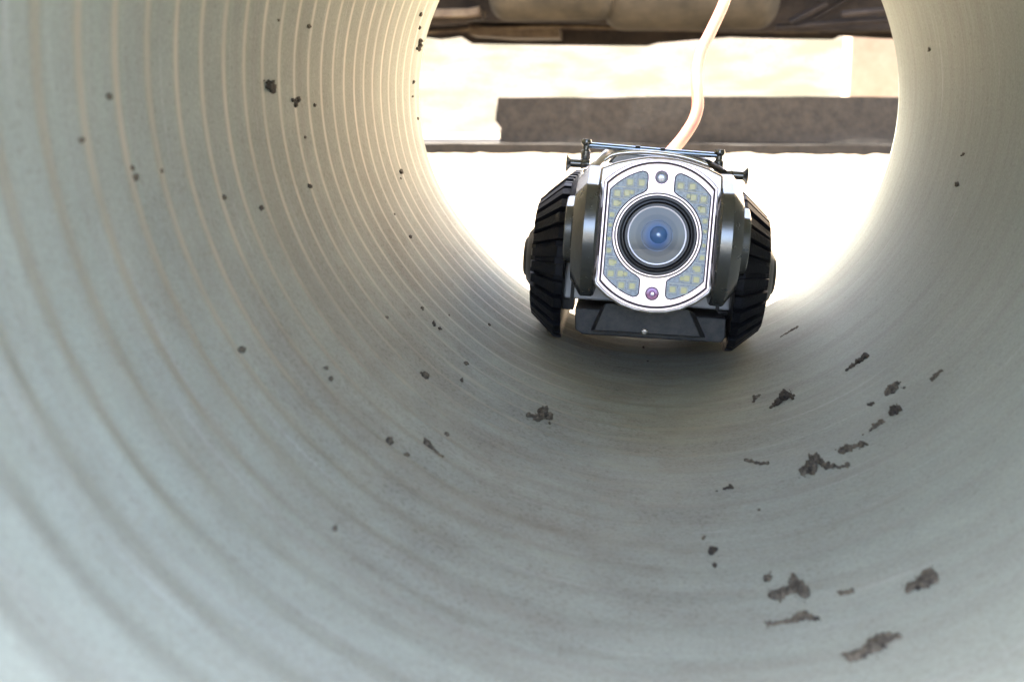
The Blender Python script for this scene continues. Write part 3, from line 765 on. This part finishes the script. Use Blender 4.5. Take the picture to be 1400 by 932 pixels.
for i, (x, y, r, lab, mm) in enumerate(small):
    bl = [(x, y, r * .85, .55)]
    if lab.startswith('forked'): bl = [(403, 143, 4, .6), (407, 136, 3.4, .7), (400, 137, 2.6, .6)]
    if lab.startswith('brown crumb at'): bl += [(590, 613, 4, .35), (597, 619, 3, .3), (604, 624, 2.4, .3)]
    clump('mud_crumb', lab, GM, bl, M[mm], 91 + i)
clump('mud_lump', 'long dark flake stuck on the rim of the pipe mouth, upper left', GM, [(574, 56, 3.6, .7), (573, 62, 4, .7), (573, 68, 3, .6)], M['mud_dark'], 201)

# ------------------------------------------------------------------ outside: ground, kerb, bank, truck
GZ = -(R + 0.0125) - 0.001
def build_ground():
    bm = bmesh.new()
    xs = [-150, -60, -25, -12, -6] + [-3 + .25 * i for i in range(25)] + [6, 12, 25, 60, 150]
    ys = [-60, -20, -8, -4] + [-2 + .25 * i for i in range(41)] + [9, 12, 20, 40, 90, 200]
    g = []
    for y in ys:
        g.append([])
        for x in xs:
            z = GZ + (.006 * noise.noise(Vector((x * 1.3, y * 1.3, 0))) if (y > 1.2 or y < -.6) and abs(x) < 20 else 0) - (.004 if y > 1.2 else 0)
            g[-1].append(bm.verts.new((x, y, z)))
    for a in range(len(ys) - 1):
        for b_ in range(len(xs) - 1): bm.faces.new((g[a][b_], g[a][b_ + 1], g[a + 1][b_ + 1], g[a + 1][b_]))
    link('ground', bm, M['ground'], None, smooth=60, kind='structure')
    bm = bmesh.new(); g = []
    prof = [(8.6, -.02), (9.3, .10), (10.3, .45), (11.5, .95), (13, 1.6), (15, 2.5), (18, 3.2), (24, 3.6), (36, 3.8)]
    for y, z in prof:
        g.append([])
        for i in range(61):
            x = -15 + .5 * i
            g[-1].append(bm.verts.new((x * (1 if abs(x) < 14 else 4), y + .25 * noise.noise(Vector((x * .7, y, 3))), GZ + z + (.12 * noise.noise(Vector((x * 1.1, y * .9, 8))) if z > 0 else 0))))
    for a in range(len(prof) - 1):
        for b_ in range(60): bm.faces.new((g[a][b_], g[a][b_ + 1], g[a + 1][b_ + 1], g[a + 1][b_]))
    link('grass_bank', bm, M['bank'], None, smooth=60, kind='structure')
build_ground()
bm = bmesh.new()
pts = [(-6, -14), (8, -14), (8, .02), (-6, .06)]
bm.faces.new([bm.verts.new((x, y, GZ + .010)) for x, y in pts])
link('bounce_cut_ground', bm, M['bounce_cut'], None, kind='structure')  # unseen dark ground added around the camera end to cut warm bounce
# kerb: low footing and a rough block on it
def rough_block(name, x0, x1, y0, y1, z0, z1, amp, m, parent=None, seed=0, nx=240, ragged_left=False):
    bm = bmesh.new(); sec = []
    nz, ny = 6, 4
    per = [(y0, z0 + (z1 - z0) * i / nz) for i in range(nz)] + [(y0 + (y1 - y0) * i / ny, z1) for i in range(ny)] + [(y1, z1 - (z1 - z0) * i / nz) for i in range(nz)] + [(y1 - (y1 - y0) * i / ny, z0) for i in range(ny)]
    rows = []
    for i in range(nx + 1):
        x = x0 + (x1 - x0) * i / nx; row = []
        for (y, z) in per:
            xx = x
            if ragged_left and i == 0: xx += .035 * noise.noise(Vector((y * 3, z * 30, seed + 5.5)))
            o = Vector((0, noise.noise(Vector((x * 9, y * 9, z * 9 + seed))), noise.noise(Vector((x * 7, y * 7 + 4, z * 7 + seed)))))
            d = noise.noise(Vector((x * 2.1, z, seed)))
            k = 0.0 if z <= z0 + 1e-6 else 1.0
            row.append(bm.verts.new((xx, y + (o.y * .25 + d) * amp * k, z + (o.z * .8) * amp * k)))
        rows.append(row)
    n = len(per)
    for P, Q in zip(rows, rows[1:]):
        for k in range(n): bm.faces.new((P[k], Q[k], Q[(k + 1) % n], P[(k + 1) % n]))
    bm.faces.new(rows[0]); bm.faces.new(rows[-1][::-1])
    return link(name, bm, m, parent, smooth=45)
KY = 4.15
bm = bmesh.new(); rows_ = []
for i in range(401):
    x = -1.6 + 3.4 * i / 400
    h = .010 + .012 * noise.noise(Vector((x * 7, 1, 0))) + .006 * noise.noise(Vector((x * 23, 4, 0)))
    rows_.append([bm.verts.new((x, KY - .16, GZ - .012)), bm.verts.new((x, KY - .07, GZ + h * .7)), bm.verts.new((x, KY - .03, GZ + h)), bm.verts.new((x, KY - .015, GZ - .015))])
for P, Q in zip(rows_, rows_[1:]):
    for k in range(3): bm.faces.new((P[k], Q[k], Q[k + 1], P[k + 1]))
link('dirt_ridge', bm, M['ground'], None, smooth=60, kind='structure')
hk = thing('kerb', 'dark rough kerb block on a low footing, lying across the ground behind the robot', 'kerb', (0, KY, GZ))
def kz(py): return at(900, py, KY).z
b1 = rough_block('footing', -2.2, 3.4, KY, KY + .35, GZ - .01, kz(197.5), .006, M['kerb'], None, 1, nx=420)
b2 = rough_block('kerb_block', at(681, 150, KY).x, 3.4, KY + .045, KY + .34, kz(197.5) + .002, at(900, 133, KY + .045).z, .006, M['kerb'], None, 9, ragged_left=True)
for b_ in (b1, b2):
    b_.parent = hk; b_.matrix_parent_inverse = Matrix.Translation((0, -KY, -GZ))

# truck standing side-on beyond the kerb
TY = 5.0
truck = thing('truck', 'underside of a parked truck with dusty tanks and dark frame rails above the pipe mouth', 'truck', (0, TY, GZ))
def TP(o): o.parent = truck; o.matrix_parent_inverse = Matrix.Translation((0, -TY, -GZ)); return o
def zat(py, Y): return at(900, py, Y).z
# far frame rail (lowest dark edge) and near rail
def rail(name, pts_low, Y, thick, dy, m):
    bm = bmesh.new(); rows = []
    for px, py in pts_low:
        p = at(px, py, Y)
        rows.append([bm.verts.new(v) for v in (Vector((p.x, Y, p.z)), Vector((p.x, Y + dy, p.z + .004)), Vector((p.x, Y + dy, p.z + thick)), Vector((p.x, Y, p.z + thick)))])
    for P, Q in zip(rows, rows[1:]):
        for k in range(4): bm.faces.new((P[k], Q[k], Q[(k + 1) % 4], P[(k + 1) % 4]))
    bm.faces.new(rows[0]); bm.faces.new(rows[-1][::-1])
    return TP(link(name, bm, m, None, bevel=.006))
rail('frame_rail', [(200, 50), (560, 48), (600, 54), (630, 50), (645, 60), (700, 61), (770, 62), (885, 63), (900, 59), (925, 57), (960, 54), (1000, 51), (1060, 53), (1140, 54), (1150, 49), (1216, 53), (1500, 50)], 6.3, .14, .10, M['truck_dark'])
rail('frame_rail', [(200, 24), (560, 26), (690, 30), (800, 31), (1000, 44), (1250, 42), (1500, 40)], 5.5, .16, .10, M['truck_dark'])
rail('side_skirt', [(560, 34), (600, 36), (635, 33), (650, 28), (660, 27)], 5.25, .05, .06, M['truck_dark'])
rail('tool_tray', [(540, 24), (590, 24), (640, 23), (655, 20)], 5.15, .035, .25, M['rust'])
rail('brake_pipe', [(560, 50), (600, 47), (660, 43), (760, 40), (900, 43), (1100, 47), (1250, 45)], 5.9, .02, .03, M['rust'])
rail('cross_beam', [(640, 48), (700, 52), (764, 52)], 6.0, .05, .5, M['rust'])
def tank(name, pxl, pxr, pyb, Y, r, rz, m):
    a, b_ = at(pxl, pyb, Y), at(pxr, pyb, Y); cxx = (a.x + b_.x) / 2; hw = (b_.x - a.x) / 2
    bm = bmesh.new(); pr = []
    e = .35 * r
    for i in range(9):
        t = PI / 2 * i / 8; pr.append((-hw + e * (1 - math.sin(t)), (1 - .5) * r + .5 * r * math.sin(t)) if False else (-hw + e * (1 - math.sin(t)), r - e + e * math.sin(t)))
    pr = [(-hw, r - e)] + [(-hw + e * (1 - math.cos(PI / 2 * i / 8)), r - e + e * math.sin(PI / 2 * i / 8)) for i in range(1, 9)]
    pr = pr + [(-h, q) for h, q in reversed(pr)]
    lathe(bm, pr, 'x', 48, (cxx, Y + r, a.z + r))
    t = TP(link(name, bm, m, None, smooth=40))
    bm = bmesh.new()
    for fx in (-.45, .45):
        lathe(bm, [(fx * hw - .02, r + .004), (fx * hw + .02, r + .004)], 'x', 48, (cxx, Y + r, a.z + r))
    return t
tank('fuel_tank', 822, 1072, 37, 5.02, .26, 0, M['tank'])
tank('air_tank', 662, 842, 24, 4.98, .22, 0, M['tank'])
# struts, springs
for pa, pb, Y in (((1080, 30), (1130, 5), 5.3), ((1100, 34), (1165, -5), 5.4), ((1060, 38), (1230, 26), 5.35), ((1120, 44), (1215, 38), 5.8), ((1150, 20), (1230, 12), 5.2)):
    bm = bmesh.new(); tube(bm, [at(*pa, Y), at(*pb, Y)], .014, 10)
    TP(link('suspension_arm', bm, M['truck_dark'], None, smooth=60))
# floor and body
zf = zat(-30, 5.0)
bm = bmesh.new(); box(bm, -3.2, 3.6, 4.95, 6.9, zat(20, 5.6) + .2, zat(20, 5.6) + .3); TP(link('load_floor', bm, M['truck_dark'], None, bevel=.01))
zb = zat(20, 5.6) + .31
bm = bmesh.new(); box(bm, -3.2, 2.0, 4.90, 6.95, zb, zb + 1.7); TP(link('cargo_body', bm, M['truck_body'], None, bevel=.03))
bm = bmesh.new(); prism(bm, [(5.0, zb - .15), (5.0, zb + 1.0), (5.1, zb + 1.5), (6.7, zb + 1.5), (6.8, zb + 1.0), (6.8, zb - .15)], 0, 2.08, 3.6); TP(link('cab', bm, M['truck_body'], None, bevel=.05))
for x in (-2.3, 2.8):
    for y in (5.05, 6.65):
        bm = bmesh.new(); lathe(bm, [(-.12, .24), (-.13, .42), (-.09, .46), (.09, .46), (.13, .42), (.12, .24)], 'y', 40, (x, y, GZ + .455))
        w = TP(link('wheel', bm, M['rubber'], None, smooth=35))
# tan wall far right beyond the bank foot
a = at(1161, 106, 8.2)
bm = bmesh.new(); box(bm, a.x, a.x + 2.2, 8.2, 8.5, GZ - .02, at(1200, 52, 8.2).z + .5)
tag(link('tan_wall', bm, M['tan'], None, bevel=.01), 'pale tan wall end beyond the kerb at the right side of the pipe mouth', 'wall')

bm = bmesh.new(); box(bm, .80, 1.0, .92, 3.2, GZ - .02, GZ + 1.5)  # unseen wall added to bounce warm light onto the left pipe wall
tag(link('bounce_wall', bm, M['cream'], None, bevel=.01), 'cream rendered wall added beside the pipe mouth to bounce warm light, out of sight to the right', 'wall')

blocker = thing('light_blocker', 'dark board fence added beside the pipe mouth to block light, out of sight to the left', 'blocker', (-1.6, 2, GZ))  # unseen dark panel added to keep light off the right pipe wall
for nm, (x0, x1, y0, y1, z0, z1) in [('blocker_panel', (-1.6, -1.56, -.4, 4.0, GZ - .02, GZ + 2.4))] + [('blocker_post', (-1.67, -1.603, yy, yy + .08, GZ - .02, GZ + 2.45)) for yy in (-.4, 1.0, 2.4, 3.9)]:
    bm = bmesh.new(); box(bm, x0, x1, y0, y1, z0, z1); f_ = link(nm, bm, M['blocker_black'], None, bevel=.004)
    f_.parent = blocker; f_.matrix_parent_inverse = Matrix.Translation((1.6, -2, -GZ))

# ------------------------------------------------------------------ light
SUN_EL, SUN_AZ = 70.0, -88.0          # azimuth measured from +Y towards +X
w = bpy.data.worlds.new('World'); scene.world = w; w.use_nodes = True
nt = w.node_tree; bg = nt.nodes['Background']
sk = nt.nodes.new('ShaderNodeTexSky'); sk.sky_type = 'NISHITA'; sk.sun_disc = False
sk.sun_elevation = rad(SUN_EL); sk.sun_rotation = rad(SUN_AZ)
sk.dust_density = 5.0; sk.ozone_density = 0.6; sk.air_density = 0.7
nt.links.new(sk.outputs[0], bg.inputs['Color']); bg.inputs['Strength'].default_value = 0.15
sun = bpy.data.lights.new('sun', 'SUN'); sun.energy = 4.2; sun.angle = rad(0.5); sun.color = (1.0, 0.95, 0.87)
so = bpy.data.objects.new('sun', sun); COL.objects.link(so)
sd = Vector((math.sin(rad(SUN_AZ)) * math.cos(rad(SUN_EL)), math.cos(rad(SUN_AZ)) * math.cos(rad(SUN_EL)), math.sin(rad(SUN_EL))))
so.rotation_euler = (-sd).to_track_quat('-Z', 'Y').to_euler(); so.location = sd * 20

# ------------------------------------------------------------------ camera
cam = bpy.data.cameras.new('camera'); co = bpy.data.objects.new('camera', cam); COL.objects.link(co)
right, down, fwd = B.col[0], B.col[1], B.col[2]
mw = Matrix((( right.x, -down.x, -fwd.x), (right.y, -down.y, -fwd.y), (right.z, -down.z, -fwd.z))).to_4x4()
mw.translation = CAM; co.matrix_world = mw
cam.sensor_width = 36; cam.lens = F / 1400 * 36; cam.clip_start = .01; cam.clip_end = 1000
cam.dof.use_dof = True; cam.dof.focus_distance = 0.62; cam.dof.aperture_fstop = 18
scene.camera = co
scene.render.engine = 'CYCLES'
scene.cycles.max_bounces = 16; scene.cycles.diffuse_bounces = 12; scene.cycles.glossy_bounces = 6
scene.view_settings.view_transform = 'Standard'; scene.view_settings.look = 'None'
scene.view_settings.gamma = 1; scene.view_settings.use_curve_mapping = False
scene.view_settings.exposure = 3.86
